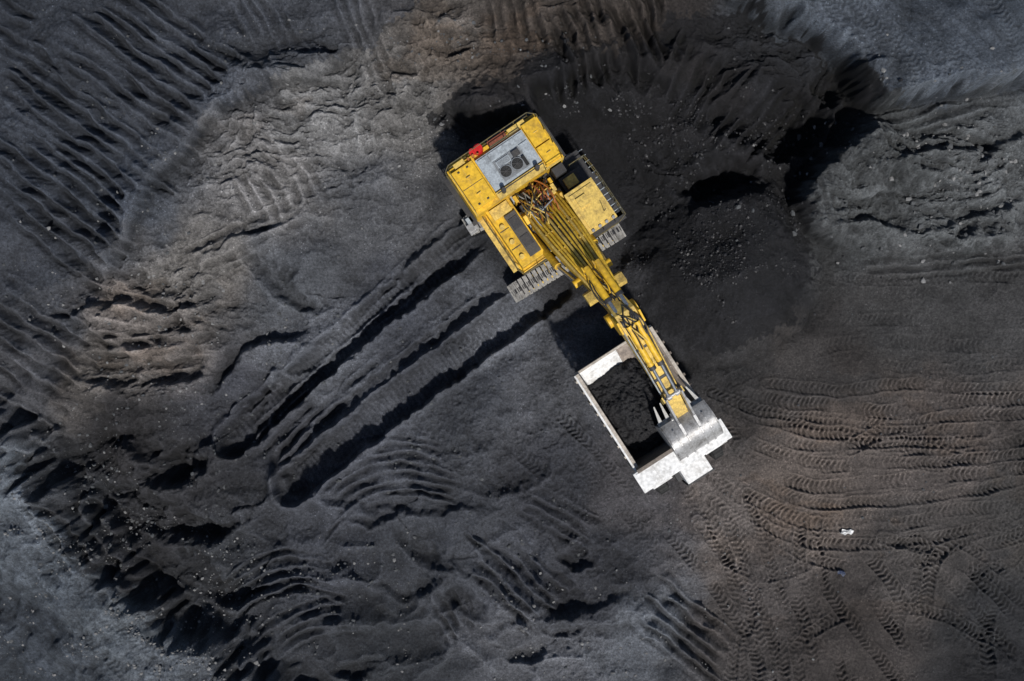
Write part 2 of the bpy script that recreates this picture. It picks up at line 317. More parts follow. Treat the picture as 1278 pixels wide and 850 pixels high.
# ------------------------------------------------------------------ materials
def newmat(name):
    m=bpy.data.materials.new(name); m.use_nodes=True; nt=m.node_tree; b=nt.nodes["Principled BSDF"]; return m,nt,b
def N(nt,t,**k):
    n=nt.nodes.new(t)
    for a,v in k.items():
        if a in n.inputs: n.inputs[a].default_value=v
        else: setattr(n,a,v)
    return n
gm,nt,b=newmat("coal_ground"); L=nt.links.new
geo=N(nt,'ShaderNodeNewGeometry'); ca=N(nt,'ShaderNodeVertexColor'); ca.layer_name="Col"
n1=N(nt,'ShaderNodeTexNoise'); n1.inputs['Scale'].default_value=7.5; n1.inputs['Detail'].default_value=6; n1.inputs['Roughness'].default_value=.8; L(geo.outputs['Position'],n1.inputs['Vector'])
mr=N(nt,'ShaderNodeMapRange'); mr.inputs['From Min'].default_value=.33;mr.inputs['From Max'].default_value=.69;mr.inputs['To Min'].default_value=.35;mr.inputs['To Max'].default_value=1.65; L(n1.outputs['Fac'],mr.inputs['Value'])
vo=N(nt,'ShaderNodeTexVoronoi'); vo.inputs['Scale'].default_value=8; L(geo.outputs['Position'],vo.inputs['Vector'])
sp=N(nt,'ShaderNodeMapRange'); sp.inputs['From Min'].default_value=.38;sp.inputs['From Max'].default_value=.14;sp.inputs['To Min'].default_value=0;sp.inputs['To Max'].default_value=1; L(vo.outputs['Distance'],sp.inputs['Value'])
sx=N(nt,'ShaderNodeSeparateColor'); L(vo.outputs['Color'],sx.inputs['Color'])
gt=N(nt,'ShaderNodeMapRange'); gt.inputs['From Min'].default_value=.80;gt.inputs['From Max'].default_value=1;gt.inputs['To Max'].default_value=2.4; L(sx.outputs['Red'],gt.inputs['Value'])
n3=N(nt,'ShaderNodeTexNoise'); n3.inputs['Scale'].default_value=.22; n3.inputs['Detail'].default_value=3; L(geo.outputs['Position'],n3.inputs['Vector'])
g3=N(nt,'ShaderNodeMapRange'); g3.inputs['From Min'].default_value=.42;g3.inputs['From Max'].default_value=.62; L(n3.outputs['Fac'],g3.inputs['Value'])
mm=N(nt,'ShaderNodeMath',operation='MULTIPLY'); L(sp.outputs[0],mm.inputs[0]); L(gt.outputs[0],mm.inputs[1])
mm2=N(nt,'ShaderNodeMath',operation='MULTIPLY'); L(mm.outputs[0],mm2.inputs[0]); L(g3.outputs[0],mm2.inputs[1])
ad=N(nt,'ShaderNodeMath',operation='ADD'); L(mr.outputs[0],ad.inputs[0]); L(mm2.outputs[0],ad.inputs[1])
vm=N(nt,'ShaderNodeVectorMath',operation='SCALE'); L(ca.outputs['Color'],vm.inputs[0]); L(ad.outputs[0],vm.inputs['Scale'])
L(vm.outputs[0],b.inputs['Base Color'])
b.inputs['Roughness'].default_value=.7; b.inputs['Specular IOR Level'].default_value=.25
n2=N(nt,'ShaderNodeTexNoise'); n2.inputs['Scale'].default_value=10; n2.inputs['Detail'].default_value=5; n2.inputs['Roughness'].default_value=.8; L(geo.outputs['Position'],n2.inputs['Vector'])
bu=N(nt,'ShaderNodeBump'); bu.inputs['Strength'].default_value=1; bu.inputs['Distance'].default_value=.11; L(n2.outputs['Fac'],bu.inputs['Height']); L(bu.outputs[0],b.inputs['Normal'])
me.materials.append(gm)

def paint(name,col,dirt,amt=.5,rough=.5,scale=1.5,metal=0,spec=.4):
    m,nt,b=newmat(name); L=nt.links.new
    tc=N(nt,'ShaderNodeTexCoord')
    a=N(nt,'ShaderNodeTexNoise'); a.inputs['Scale'].default_value=scale;a.inputs['Detail'].default_value=8;a.inputs['Roughness'].default_value=.72; L(tc.outputs['Object'],a.inputs['Vector'])
    r=N(nt,'ShaderNodeMapRange'); r.inputs['From Min'].default_value=.62-amt*.25; r.inputs['From Max'].default_value=.72; L(a.outputs['Fac'],r.inputs['Value'])
    a2=N(nt,'ShaderNodeTexNoise'); a2.inputs['Scale'].default_value=scale*6;a2.inputs['Detail'].default_value=5; L(tc.outputs['Object'],a2.inputs['Vector'])
    r2=N(nt,'ShaderNodeMapRange'); r2.inputs['From Min'].default_value=.3;r2.inputs['From Max'].default_value=.7;r2.inputs['To Min'].default_value=.72;r2.inputs['To Max'].default_value=1.12; L(a2.outputs['Fac'],r2.inputs['Value'])
    mx=N(nt,'ShaderNodeMix',data_type='RGBA'); mx.inputs['A'].default_value=(*col,1); mx.inputs['B'].default_value=(*dirt,1); L(r.outputs[0],mx.inputs['Factor'])
    s=N(nt,'ShaderNodeVectorMath',operation='SCALE'); L(mx.outputs['Result'],s.inputs[0]); L(r2.outputs[0],s.inputs['Scale'])
    L(s.outputs[0],b.inputs['Base Color']); b.inputs['Roughness'].default_value=rough; b.inputs['Metallic'].default_value=metal; b.inputs['Specular IOR Level'].default_value=spec
    bp=N(nt,'ShaderNodeBump'); bp.inputs['Strength'].default_value=.25; bp.inputs['Distance'].default_value=.02; L(a2.outputs['Fac'],bp.inputs['Height']); L(bp.outputs[0],b.inputs['Normal'])
    return m
YEL=paint("yellow_paint",(.74,.45,.03),(.26,.16,.045),.55,.5,.9)
YEL2=paint("dusty_yellow_paint",(.70,.49,.12),(.20,.14,.06),.62,.6,1.4)
GRY=paint("grey_panel",(.36,.40,.43),(.14,.15,.16),.5,.5,1.5)
DGR=paint("radiator_grille",(.20,.215,.23),(.1,.1,.1),.5,.6,3)
DRK=paint("dark_steel",(.035,.035,.038),(.07,.065,.06),.6,.6,2)
BLK=paint("rubber",(.018,.018,.018),(.05,.05,.048),.5,.8,2)
STL=paint("worn_steel",(.42,.42,.42),(.12,.11,.10),.6,.42,1.6,.35)
SHO=paint("track_shoe_steel",(.34,.33,.31),(.08,.075,.07),.6,.6,2.5)
RED=paint("red_paint",(.55,.02,.02),(.15,.03,.02),.3,.4,2)
RUS=paint("rust_red",(.22,.06,.03),(.08,.04,.03),.5,.7,2)
ORG=paint("orange_fitting",(.45,.16,.04),(.10,.06,.04),.6,.6,3)
WHT=paint("white_paint",(.78,.78,.77),(.32,.30,.27),.45,.5,.8)
BRN=paint("scraped_bed_steel",(.17,.14,.115),(.06,.052,.045),.55,.55,1.2)
BRN2=paint("lightened_bed_steel",(.30,.25,.21),(.10,.08,.07),.55,.5,1.2)  # bed steel lightened in colour to offset the stick's shadow on the far wall
TAN=paint("dusty_bed_rim",(.48,.43,.37),(.16,.14,.12),.6,.6,1.3)
CHR=paint("chrome_rod",(.6,.6,.6),(.4,.4,.4),.2,.25,2,.9)
GLS=paint("cab_glass",(.02,.03,.035),(.05,.05,.05),.2,.1,1,0,.6)
CRG,nt,b=newmat("coal"); L=nt.links.new
tc=N(nt,'ShaderNodeTexCoord'); a=N(nt,'ShaderNodeTexNoise'); a.inputs['Scale'].default_value=7; a.inputs['Detail'].default_value=8; a.inputs['Roughness'].default_value=.8; L(tc.outputs['Object'],a.inputs['Vector'])
cr=N(nt,'ShaderNodeValToRGB'); cr.color_ramp.elements[0].position=.3; cr.color_ramp.elements[0].color=(.007,.007,.008,1); cr.color_ramp.elements[1].position=.75; cr.color_ramp.elements[1].color=(.028,.028,.031,1); L(a.outputs['Fac'],cr.inputs[0]); L(cr.outputs[0],b.inputs['Base Color'])
b.inputs['Roughness'].default_value=.6; b.inputs['Specular IOR Level'].default_value=.3; bp=N(nt,'ShaderNodeBump'); bp.inputs['Distance'].default_value=.08; L(a.outputs['Fac'],bp.inputs['Height']); L(bp.outputs[0],b.inputs['Normal'])

# ------------------------------------------------------------------ build helpers
class Part:
    def __init__(s,name,parent,org): s.n=name;s.p=parent;s.o=Vector(org);s.bm=bmesh.new();s.mats=[]
    def mi(s,m):
        if m not in s.mats: s.mats.append(m)
        return s.mats.index(m)
    def add(s,vs,fs,m,smooth=False):
        k=s.mi(m); bv=[s.bm.verts.new(Vector(v)-s.o) for v in vs]
        for f in fs:
            try:
                ff=s.bm.faces.new([bv[j] for j in f]); ff.material_index=k; ff.smooth=smooth
            except ValueError: pass
    def tube(s,p,q,r,m,n=10,r2=None,caps=True):
        p=Vector(p);q=Vector(q);d=(q-p).normalized(); u=d.orthogonal().normalized(); v=d.cross(u); r2=r if r2 is None else r2
        vs=[p+(u*math.cos(t)+v*math.sin(t))*r for t in [2*math.pi*k/n for k in range(n)]]+[q+(u*math.cos(t)+v*math.sin(t))*r2 for t in [2*math.pi*k/n for k in range(n)]]
        fs=[(k,(k+1)%n,n+(k+1)%n,n+k) for k in range(n)]
        s.add(vs,fs,m,n>6)
        if caps: s.add(vs[:n],[tuple(range(n))[::-1]],m); s.add(vs[n:],[tuple(range(n))],m)
    def path(s,pts,r,m,n=6):
        for a,b in zip(pts[:-1],pts[1:]): s.tube(a,b,r,m,n)
    def done(s,bevel=.0):
        bmesh.ops.recalc_face_normals(s.bm,faces=s.bm.faces)
        me=bpy.data.meshes.new(s.n); s.bm.to_mesh(me); s.bm.free()
        for m in s.mats: me.materials.append(m)
        ob=bpy.data.objects.new(s.n,me); scene.collection.objects.link(ob); ob.parent=s.p
        if bevel:
            md=ob.modifiers.new("b",'BEVEL'); md.width=bevel; md.segments=2; md.limit_method='ANGLE'
        return ob
def empty(name,loc):
    e=bpy.data.objects.new(name,None); e.location=loc; scene.collection.objects.link(e); return e
class Frame:
    def __init__(s,O,f,l):
        s.O=O;s.f=f;s.l=l; s.F=Vector((f[0],-f[1],0)).normalized(); s.L=Vector((l[0],-l[1],0)).normalized()
    def m(s,a,b,z):
        px=s.O[0]+a*s.f[0]+b*s.l[0]; py=s.O[1]+a*s.f[1]+b*s.l[1]; k=(HC-z)/HC/PPM
        return Vector(((px-CX)*k,(CY-py)*k,z))
    def box(s,P,a0,a1,b0,b1,z0,z1,m,ref=None,taper=0):
        ref=z1 if ref is None else ref
        c=[s.m(a,b,ref) for a,b in ((a0,b0),(a1,b0),(a1,b1),(a0,b1))]
        cen=sum(c,Vector())/4
        top=[Vector((v.x,v.y,z1)) for v in c]; bot=[Vector((v.x,v.y,z0)) for v in c]
        if taper: top=[v+(Vector((cen.x,cen.y,z1))-v)*taper for v in top]
        P.add(bot+top,[(3,2,1,0),(4,5,6,7),(0,1,5,4),(1,2,6,5),(2,3,7,6),(3,0,4,7)],m)

# ================================================================== EXCAVATOR
EF=Frame((612,178),(0.56,0.8285),(0.8285,-0.56))
E0=EF.m(100,0,0); E0.z=0
exc=empty("mining_excavator",E0)
m=EF.m; box=EF.box
def track(name,c_px,ang_dir,length,width,h=1.75):
    P=Part(name,exc,E0)
    t=Vector((ang_dir[0],-ang_dir[1],0)).normalized(); s_=Vector((-t.y,t.x,0))
    k=(HC-h)/HC/PPM; c=Vector(((c_px[0]-CX)*k,(CY-c_px[1])*k,0))
    r=h/2-.08; hl=length/2-r; per=4*hl+2*math.pi*r; n=int(per/.34)
    def at(d):
        d%=per
        if d<2*hl: return c+t*(-hl+d)+Vector((0,0,2*r+.08)),t,Vector((0,0,1))
        d-=2*hl
        if d<math.pi*r:
            a=d/r; nn=t*math.sin(a)+Vector((0,0,math.cos(a))); return c+t*hl+Vector((0,0,r+.08))+nn*r, t*math.cos(a)-Vector((0,0,math.sin(a))),nn
        d-=math.pi*r
        if d<2*hl: return c+t*(hl-d)+Vector((0,0,.08)),-t,Vector((0,0,-1))
        d-=2*hl; a=d/r; nn=-t*math.sin(a)-Vector((0,0,math.cos(a))); return c-t*hl+Vector((0,0,r+.08))+nn*r,-t*math.cos(a)+Vector((0,0,math.sin(a))),nn
    for i in range(n):
        p,tt,nn=at(i*per/n)
        for (w0,w1,l0,l1,h0,h1,mt) in ((-.5,.5,-.13,.13,-.06,.02,SHO),(-.5,.5,-.13,-.07,.02,.12,SHO),(-.47,.47,.0,.04,.02,.06,SHO),(-.12,.12,-.16,.16,-.04,.05,DRK)):
            vs=[]
            for hh in (h0,h1):
                for (ww,ll) in ((w0,l0),(w1,l0),(w1,l1),(w0,l1)): vs.append(p+s_*ww*width+tt*ll+nn*hh)
            P.add(vs,[(3,2,1,0),(4,5,6,7),(0,1,5,4),(1,2,6,5),(2,3,7,6),(3,0,4,7)],mt)
    for sd in (-.3,.3):
        a=c+s_*sd*width
        vs=[]
        for zz in (.45,1.25):
            for (ww,ll) in ((-.06,-hl),(.06,-hl),(.06,hl),(-.06,hl)): vs.append(a+s_*ww+t*ll+Vector((0,0,zz)))
        P.add(vs,[(3,2,1,0),(4,5,6,7),(0,1,5,4),(1,2,6,5),(2,3,7,6),(3,0,4,7)],YEL2)
    for e in (-1,1): P.tube(c+t*hl*e-s_*width*.33+Vector((0,0,r+.08)),c+t*hl*e+s_*width*.33+Vector((0,0,r+.08)),r-.08,DRK,18)
    for i in range(7):
        q_=c+t*(-hl+.5+i*(2*hl-1)/6); P.tube(q_-s_*width*.32+Vector((0,0,.32)),q_+s_*width*.32+Vector((0,0,.32)),.2,DRK,12)
    P.done(); return c
c1=track("track_front",(708,325),(.855,-.518),8.1,1.2)
c2=track("track_rear",(651,240),(.855,-.518),8.1,1.2)
P=Part("undercarriage",exc,E0)
mid=(c1+c2)/2
P.tube(mid+Vector((0,0,.7)),mid+Vector((0,0,1.9)),1.5,DRK,28); P.tube(mid+Vector((0,0,1.9)),mid+Vector((0,0,2.35)),1.7,YEL2,32)
tv=(c2-c1).normalized(); tl=Vector((-tv.y,tv.x,0))
for o in (-1.2,1.2):
    vs=[]
    for zz in (.6,1.3):
        for (aa,bb) in ((c1,-.4),(c1,.4),(c2,.4),(c2,-.4)): vs.append(aa+tl*(o+bb)+Vector((0,0,zz)))
    P.add(vs,[(3,2,1,0),(4,5,6,7),(0,1,5,4),(1,2,6,5),(2,3,7,6),(3,0,4,7)],YEL2)
P.done(.03)
P=Part("revolving_deck",exc,E0)
box(P,4,150,-54,38,2.3,2.9,DRK,6); box(P,66,156,-56,-16,2.5,2.95,YEL,5)
P.done(.03)
P=Part("engine_house",exc,E0)
box(P,0,66,-66,66,2.9,5.7,YEL)
box(P,5,60,-63,-32,5.7,6.02,YEL)
box(P,4,36,43,64,5.7,6.1,YEL); box(P,38,62,43,64,5.7,6.06,YEL)
box(P,56,66,-30,41,5.7,5.95,YEL2); 
box(P,-5,3,-60,-6,3.1,5.2,YEL)
box(P,8,54,-29,41,5.7,6.0,GRY)
for a_,b_ in ((20,-47),(44,-47),(20,54),(50,54)): box(P,a_-.4,a_+.4,b_-3,b_+3,6.0,6.14,YEL2,6.1)
for b_ in (-54,-41): 
    for a_ in (9,56): box(P,a_-.8,a_+.8,b_-1.5,b_+1.5,6.0,6.1,DRK,6.1)
box(P,31,31.7,-62,-33,6.021,6.04,DRK); box(P,6,59,-48,-47.5,6.021,6.035,YEL2)
box(P,57.5,58.5,-28,40,5.951,5.99,DRK)
P.done(.035)
P=Part("roof_equipment",exc,E0)
box(P,10,52,-27,-13,6.0,6.09,GRY); box(P,10,20,-12,39,6.0,6.07,GRY); box(P,22,52,27,39,6.0,6.09,GRY)
box(P,22,51,-12,26,6.0,6.04,DGR)
for b_ in (-4,13):
    c=m(41,b_,6.06); P.tube(c,c+Vector((0,0,.10)),.40,DGR,28); P.tube(c+Vector((0,0,.10)),c+Vector((0,0,.12)),.34,BLK,28)
    for k in range(8):
        a=k*math.pi/4; P.tube(c+Vector((0,0,.14)),c+Vector((.33*math.cos(a),.33*math.sin(a),.14)),.025,DRK,5)
box(P,24,33,-9,10,6.04,6.12,GRY); box(P,24,32,14,24,6.04,6.2,DRK); box(P,36,49,22,26,6.04,6.22,BLK)
for k in range(8): box(P,25+k*.9,25.35+k*.9,-8,9,6.12,6.14,DGR)
c=m(-1,-18,5.7)
P.tube(c,c+Vector((0,0,.5)),.33,RED,20,.28); c=m(-2,-26,5.7); P.tube(c,c+Vector((0,0,.35)),.2,RED,14)
box(P,-3,6,-4,22,5.7,6.05,RUS); box(P,-2,5,25,50,5.7,5.9,YEL2); box(P,-3,3,-55,-40,5.7,5.9,YEL2)
for k in range(3):
    c=m(3,-35+k*7,5.7); P.tube(c,c+Vector((0,0,.5)),.08,ORG,8)
for b_ in (-20,30): c=m(60,b_,5.95); P.tube(c,c+Vector((0,0,.7)),.14,DRK,12)
P.done(.015)
P=Part("walkways",exc,E0)
box(P,-9,-1,-68,68,4.6,4.7,DRK,5.5); box(P,2,62,67,74,3.6,3.68,DRK,5); box(P,0,70,-74,-67,3.0,3.1,DRK,5)
box(P,66,112,40,86,3.3,3.45,DRK,4); box(P,100,166,82,94,3.0,3.1,DRK,4); box(P,160,172,38,92,3.0,3.1,DRK,4)
box(P,150,160,-56,-14,2.6,2.7,DRK,4); box(P,66,150,-66,-56.5,2.9,3.0,YEL2,4)
box(P,68,78,-84,-72,2.2,2.35,STL,3); box(P,72,82,-84,-74,1.5,1.62,STL,2); box(P,62,70,-80,-72,3,3.1,GRY,3)
for k in range(12): box(P,68+k*8,69+k*8,82.5,93.5,3.101,3.13,GRY,4)
P.done(.01)
P=Part("handrails",exc,E0)
RAIL=paint("handrail_paint",(.10,.09,.05),(.30,.20,.04),.5,.5,2)
def rail(pts,z0,z1,mat,r=.03):
    for zz in (z1,(z0+z1)/2): P.path([Vector((EF.m(a,b,z1).x,EF.m(a,b,z1).y,zz)) for a,b in pts],r,mat)
    for (a,b_),(c_,d_) in zip(pts[:-1],pts[1:]):
        n=max(1,int(math.hypot(c_-a,d_-b_)/18))
        for k in range(n+1):
            v=EF.m(a+(c_-a)*k/n,b_+(d_-b_)*k/n,z1); P.tube((v.x,v.y,z0),(v.x,v.y,z1),r,mat,6)
rail([(30,-68),(0,-68),(-6,-60),(-6,58),(2,67),(60,67)],4.7,6.4,RAIL)
rail([(4,-3),(4,40)],5.7,6.5,RAIL); rail([(66,-64),(4,-64)],5.7,6.5,YEL2,.025)
rail([(66,40),(66,66)],5.7,6.6,YEL2,.025)
rail([(78,66),(78,88),(104,90),(168,90),(172,78),(172,42)],3.4,4.5,RAIL)
rail([(150,-60),(66,-60)],3.0,4.1,RAIL,.025); rail([(160,-14),(160,-56),(150,-60)],2.7,3.8,RAIL,.025)
P.done()
P=Part("hydraulic_tank",exc,E0)
box(P,68,152,-54,-20,2.95,4.4,YEL); box(P,86,146,-38,-22,4.4,4.62,paint("module_cover",(.075,.07,.065),(.05,.05,.05),.5,.6,2))
box(P,70,84,-50,-24,4.4,4.8,YEL2); box(P,100,101,-53,-40,4.4,4.44,DRK); box(P,126,127,-53,-40,4.4,4.44,DRK)
for k in range(3): 
    c=m(96+k*22,-47,4.4); P.tube(c,c+Vector((0,0,.16)),.16,YEL2,14)
for k in range(2): box(P,92+k*26,108+k*26,-36,-24,4.62,4.66,DRK)
P.done(.035)
P=Part("operator_cab",exc,E0)
box(P,110,162,41,78,2.9,4.7,YEL,6.4); box(P,112,160,42.5,76.5,4.7,6.2,GLS,6.3)
for a_,b_ in ((111,42),(111,77),(161,42),(161,77),(136,77),(136,42)): box(P,a_-1.3,a_+1.3,b_-1.3,b_+1.3,4.7,6.2,YEL,6.3)
box(P,106,165,39,80,6.2,6.42,YEL2); box(P,111,160,43,76,6.42,6.5,YEL2); box(P,118,132,48,62,6.5,6.62,YEL2)
c=m(150,70,6.5); P.tube(c,c+Vector((0,0,.9)),.025,DRK,6)
for b_ in (45,55,65,75): c=m(163,b_,6.42); P.tube(c,c+Vector((0,0,.14)),.1,STL,10)
box(P,84,106,46,78,3.45,4.3,DRK,5); box(P,88,102,50,66,4.3,4.6,YEL2,5); box(P,70,82,44,60,3.45,5.2,DRK,5.2)
P.done(.04)
P=Part("hydraulic_valves",exc,E0)
for k in range(60):
    a_=random.uniform(68,118); b_=random.uniform(-17,37); z=random.uniform(3.2,4.7); sa=random.uniform(1.5,5); sb=random.uniform(1.5,4)
    box(P,a_-sa,a_+sa,b_-sb,b_+sb,2.9,z,random.choice([DRK,DRK,BLK,YEL2,YEL,YEL,ORG,GRY]),4.5)
P.done(.02)
P=Part("hydraulic_hoses",exc,E0)
def bez(p,q,up,lat,n=9):
    c_=[]
    for i in range(n+1):
        t=i/n; v=p.lerp(q,t)+Vector((0,0,up*4*t*(1-t)))+lat*4*t*(1-t); c_.append(v)
    return c_
for k in range(44):
    p=m(random.uniform(68,100),random.uniform(-15,36),random.uniform(4,4.7)); qv=m(random.uniform(100,150),random.uniform(-14,26),random.uniform(4.6,6.0))
    P.path(bez(p,qv,random.uniform(.1,.7),EF.L*random.uniform(-.5,.5)),random.uniform(.03,.055),random.choice([BLK,BLK,DRK,ORG,YEL2,YEL2,GRY]),6)
for k in range(8):
    p=m(random.uniform(70,110),-15+k*5,4.6); qv=m(random.uniform(85,125),random.uniform(-10,30),4.9)
    P.path(bez(p,qv,.4,EF.F*random.uniform(-.4,.4)),.04,random.choice([ORG,RUS,YEL2]),6)
P.done()
# ------------------------------------------------------------------ front attachment
P0=m(98,9,4.0); P1=m(425,7,6.0); bd=Vector((P1.x-P0.x,P1.y-P0.y,0)).normalized(); bl=Vector((-bd.y,bd.x,0))
if bl.dot(EF.L)<0: bl=-bl
def bp_(a,z,w=0):
    v=m(a,7,z)-P0; s_=v.dot(bd); p=P0+bd*s_+bl*w; return Vector((p.x,p.y,z))
def plate(P,prof,w0,w1,mt):
    n=len(prof); w0=[w0]*n if not isinstance(w0,list) else w0; w1=[w1]*n if not isinstance(w1,list) else w1
    vs=[bp_(a,z,w0[i]) for i,(a,z) in enumerate(prof)]+[bp_(a,z,w1[i]) for i,(a,z) in enumerate(prof)]
    P.add(vs,[tuple(range(n))[::-1],tuple(range(n,2*n))]+[(i,(i+1)%n,n+(i+1)%n,n+i) for i in range(n)],mt)
def ribbon(P,tops,bots,hws,mt,off=0):
    n=len(tops); vs=[]
    for (a,z),(a2,z2),h in zip(tops,bots,hws): vs+=[bp_(a,z,off-h),bp_(a,z,off+h),bp_(a2,z2,off+h),bp_(a2,z2,off-h)]
    fs=[(0,1,2,3),(4*n-1,4*n-2,4*n-3,4*n-4)]
    for i in range(n-1):
        for j in range(4): fs.append((4*i+j,4*(i+1)+j,4*(i+1)+(j+1)%4,4*i+(j+1)%4))
    P.add(vs,fs,mt)
P=Part("boom",exc,E0)
bt=[(96,4.3),(120,5.4),(150,6.6),(185,7.7),(215,8.4),(245,8.8),(270,8.8)]
bb=[(98,3.3),(124,4.0),(152,5.1),(186,6.2),(216,7.0),(244,7.7),(266,8.0)]
bh=[1.22,1.2,1.12,.95,.76,.62,.5]
ribbon(P,bt,bb,bh,YEL)
for w in (-1.3,1.3):
    plate(P,[(92,3.2),(104,3.2),(112,4.6),(100,4.9)],w-.12,w+.12,YEL)
P.tube(bp_(98,3.9,-1.5),bp_(98,3.9,1.5),.22,STL,16)
P.done(.03)
P=Part("boom_pipes",exc,E0)
PIPEY=paint("pipe_yellow",(.78,.50,.05),(.34,.22,.06),.35,.45,1.2)
for k,w in enumerate((-1.12,-.90,-.70,-.46,-.24,.02,.26,.50,.74,.94,1.12)):
    pts=[]
    for (a_,z_),f in zip(bt[:-1],(1,1,.94,.8,.63,.5)): pts.append(bp_(a_+1,z_+.16,w*f))
    P.path(pts,.07 if k%2 else .085,PIPEY if k%4 else YEL2,8)
for a_,z_,h in ((135,6.02,1.1),(160,6.92,1.05),(190,7.8,.9)):
    P.tube(bp_(a_,z_+.06,-h),bp_(a_,z_+.06,h),.05,YEL2,6)
for w in (-.34,-.12,.14,.38):
    P.path([bp_(122,5.6,w),bp_(150,6.7,w),bp_(185,7.78,w*.8),bp_(215,8.48,w*.6)],.045,BLK,6)
for k in range(18):
    s_=random.uniform(-.6,.6); p=bp_(random.uniform(200,222),8.8,s_); qv=bp_(random.uniform(238,285),random.uniform(9,9.5),random.uniform(-.5,.5))
    P.path(bez(p,qv,random.uniform(.1,.4),bl*random.uniform(-.3,.3)),.04,random.choice([BLK,YEL2,YEL2,YEL,DRK]),6)
P.done()
P=Part("boom_cylinders",exc,E0)
for w in (-1.4,1.4):
    P.tube(bp_(128,3.0,w),bp_(176,5.4,w*.93),.24,YEL,16); P.tube(bp_(176,5.4,w*.93),bp_(206,7.2,w*.75),.13,CHR,12)
    P.tube(bp_(206,7.2,w*.9),bp_(206,7.2,w*.4),.25,YEL,14)
P.tube(bp_(206,7.2,-1.2),bp_(206,7.2,1.2),.14,STL,12)
P.done()
P=Part("stick_cylinders",exc,E0)
for w in (-.36,.36):
    P.tube(bp_(196,9.0,w),bp_(246,9.6,w),.2,YEL,14); P.tube(bp_(246,9.6,w),bp_(280,9.9,w),.11,CHR,12)
    P.tube(bp_(280,9.9,w-.14),bp_(280,9.9,w+.14),.24,DRK,14); P.tube(bp_(244,9.58,w),bp_(248,9.62,w),.24,DRK,14)
    plate(P,[(188,8.2),(204,8.4),(199,9.25),(193,9.25)],w-.26,w-.18,YEL)
for w in (-.95,.95):
    plate(P,[(222,7.9),(240,8.3),(236,8.8),(224,8.6)],w-.3,w+.3,YEL2)
P.done(.01)
P=Part("stick",exc,E0)
st=[(248,9.3),(268,10.0),(290,9.9),(330,8.9),(370,7.8),(405,6.8),(416,6.5)]
sb=[(250,8.4),(268,7.6),(292,7.9),(330,7.6),(370,6.9),(404,6.15),(414,6.0)]
ribbon(P,st,sb,[.55,.62,.6,.55,.5,.44,.40],YEL2)
P.tube(bp_(268,8.5,-.9),bp_(268,8.5,.9),.26,STL,16); P.tube(bp_(268,8.5,-.95),bp_(268,8.5,-.65),.4,YEL,16); P.tube(bp_(268,8.5,.65),bp_(268,8.5,.95),.4,YEL,16)
for w in (-.7,.7): plate(P,[(262,8.0),(290,8.6),(292,9.9),(276,10.3),(262,9.4)],w-.06,w+.06,YEL)
for a_,z_ in ((300,9.7),(318,9.25),(345,8.55),(362,8.1)): ribbon(P,[(a_-2,z_),(a_+2,z_-.05)],[(a_-2,z_-.4),(a_+2,z_-.4)],[.6,.6],DRK if a_ in (318,362) else YEL)
P.done(.025)
P=Part("bucket_cylinders",exc,E0)
for w in (-.27,.27):
    P.tube(bp_(286,10.1,w),bp_(345,9.1,w),.18,YEL,14); P.tube(bp_(345,9.1,w),bp_(388,8.0,w),.09,CHR,12); P.tube(bp_(343,9.13,w),bp_(348,9.05,w),.21,DRK,14)
    P.tube(bp_(388,8.0,w-.12),bp_(388,8.0,w+.12),.2,STL,12)
for w in (-.6,-.5,.5,.6):
    P.path([bp_(262,9.6,w),bp_(300,9.75,w*1.05),bp_(340,8.75,w*.95),bp_(380,7.6,w*.9)],.04,random.choice([BLK,YEL2,GRY]),6)
for k in range(12):
    p=bp_(random.uniform(255,275),9.9,random.uniform(-.5,.5)); qv=bp_(random.uniform(285,320),9.8,random.uniform(-.5,.5)); P.path(bez(p,qv,.3,bl*random.uniform(-.3,.3)),.04,random.choice([BLK,DRK,YEL2]),6)
P.done()
P=Part("bucket_linkage",exc,E0)
for w in (-.52,.52):
    plate(P,[(384,7.7),(390,8.25),(424,7.1),(422,6.6)],w-.06,w+.06,STL); plate(P,[(384,8.1),(392,8.1),(392,6.9),(386,6.9)],w-.16 if w<0 else w+.08,w-.08 if w<0 else w+.16,YEL2)
P.tube(bp_(388,8.0,-.6),bp_(388,8.0,.6),.1,STL,12); P.tube(bp_(414,6.25,-.7),bp_(414,6.25,.7),.14,STL,12)
P.done(.01)
P=Part("bucket",exc,E0)
HW=1.5
outer=[]
for k in range(13):
    t=k/12; ang=math.radians(118-205*t)
    outer.append((438+25*math.cos(ang)*1.0,5.55+1.25*math.sin(ang)))
outer=[(414,6.35)]+outer+[(424,4.1),(408,3.9)]
inner=[]
cxa,cza=436,5.5
for (a_,z_) in outer: inner.append((a_+(cxa-a_)*.10,z_+(cza-z_)*.10))
n=len(outer)
vs=[bp_(a,z,-HW) for a,z in outer]+[bp_(a,z,HW) for a,z in outer]
P.add(vs,[(i,i+1,n+i+1,n+i) for i in range(n-1)],STL,True)
vs=[bp_(a,z,-HW+.05) for a,z in inner]+[bp_(a,z,HW-.05) for a,z in inner]
P.add(vs,[(i,n+i,n+i+1,i+1) for i in range(n-1)],DRK,True)
for w in (-HW,HW):
    plate(P,outer,w-.05,w+.05,STL)
for w in (-.45,.45,-1.0,1.0):
    rb=[(a_+(a_-cxa)*.06,z_+(z_-cza)*.06) for a_,z_ in outer[1:11]]; plate(P,rb+outer[1:11][::-1],w-.05,w+.05,STL)
for w in (-.5,.5): plate(P,[(406,6.0),(406,6.6),(424,7.15),(440,6.85),(432,6.4)],w-.09,w+.09,STL)
ribbon(P,[(408,5.95),(422,6.3)],[(408,5.85),(422,6.15)],[HW,HW],STL)
TW=paint("tooth_steel",(.62,.61,.58),(.3,.28,.26),.3,.4,2,.3)
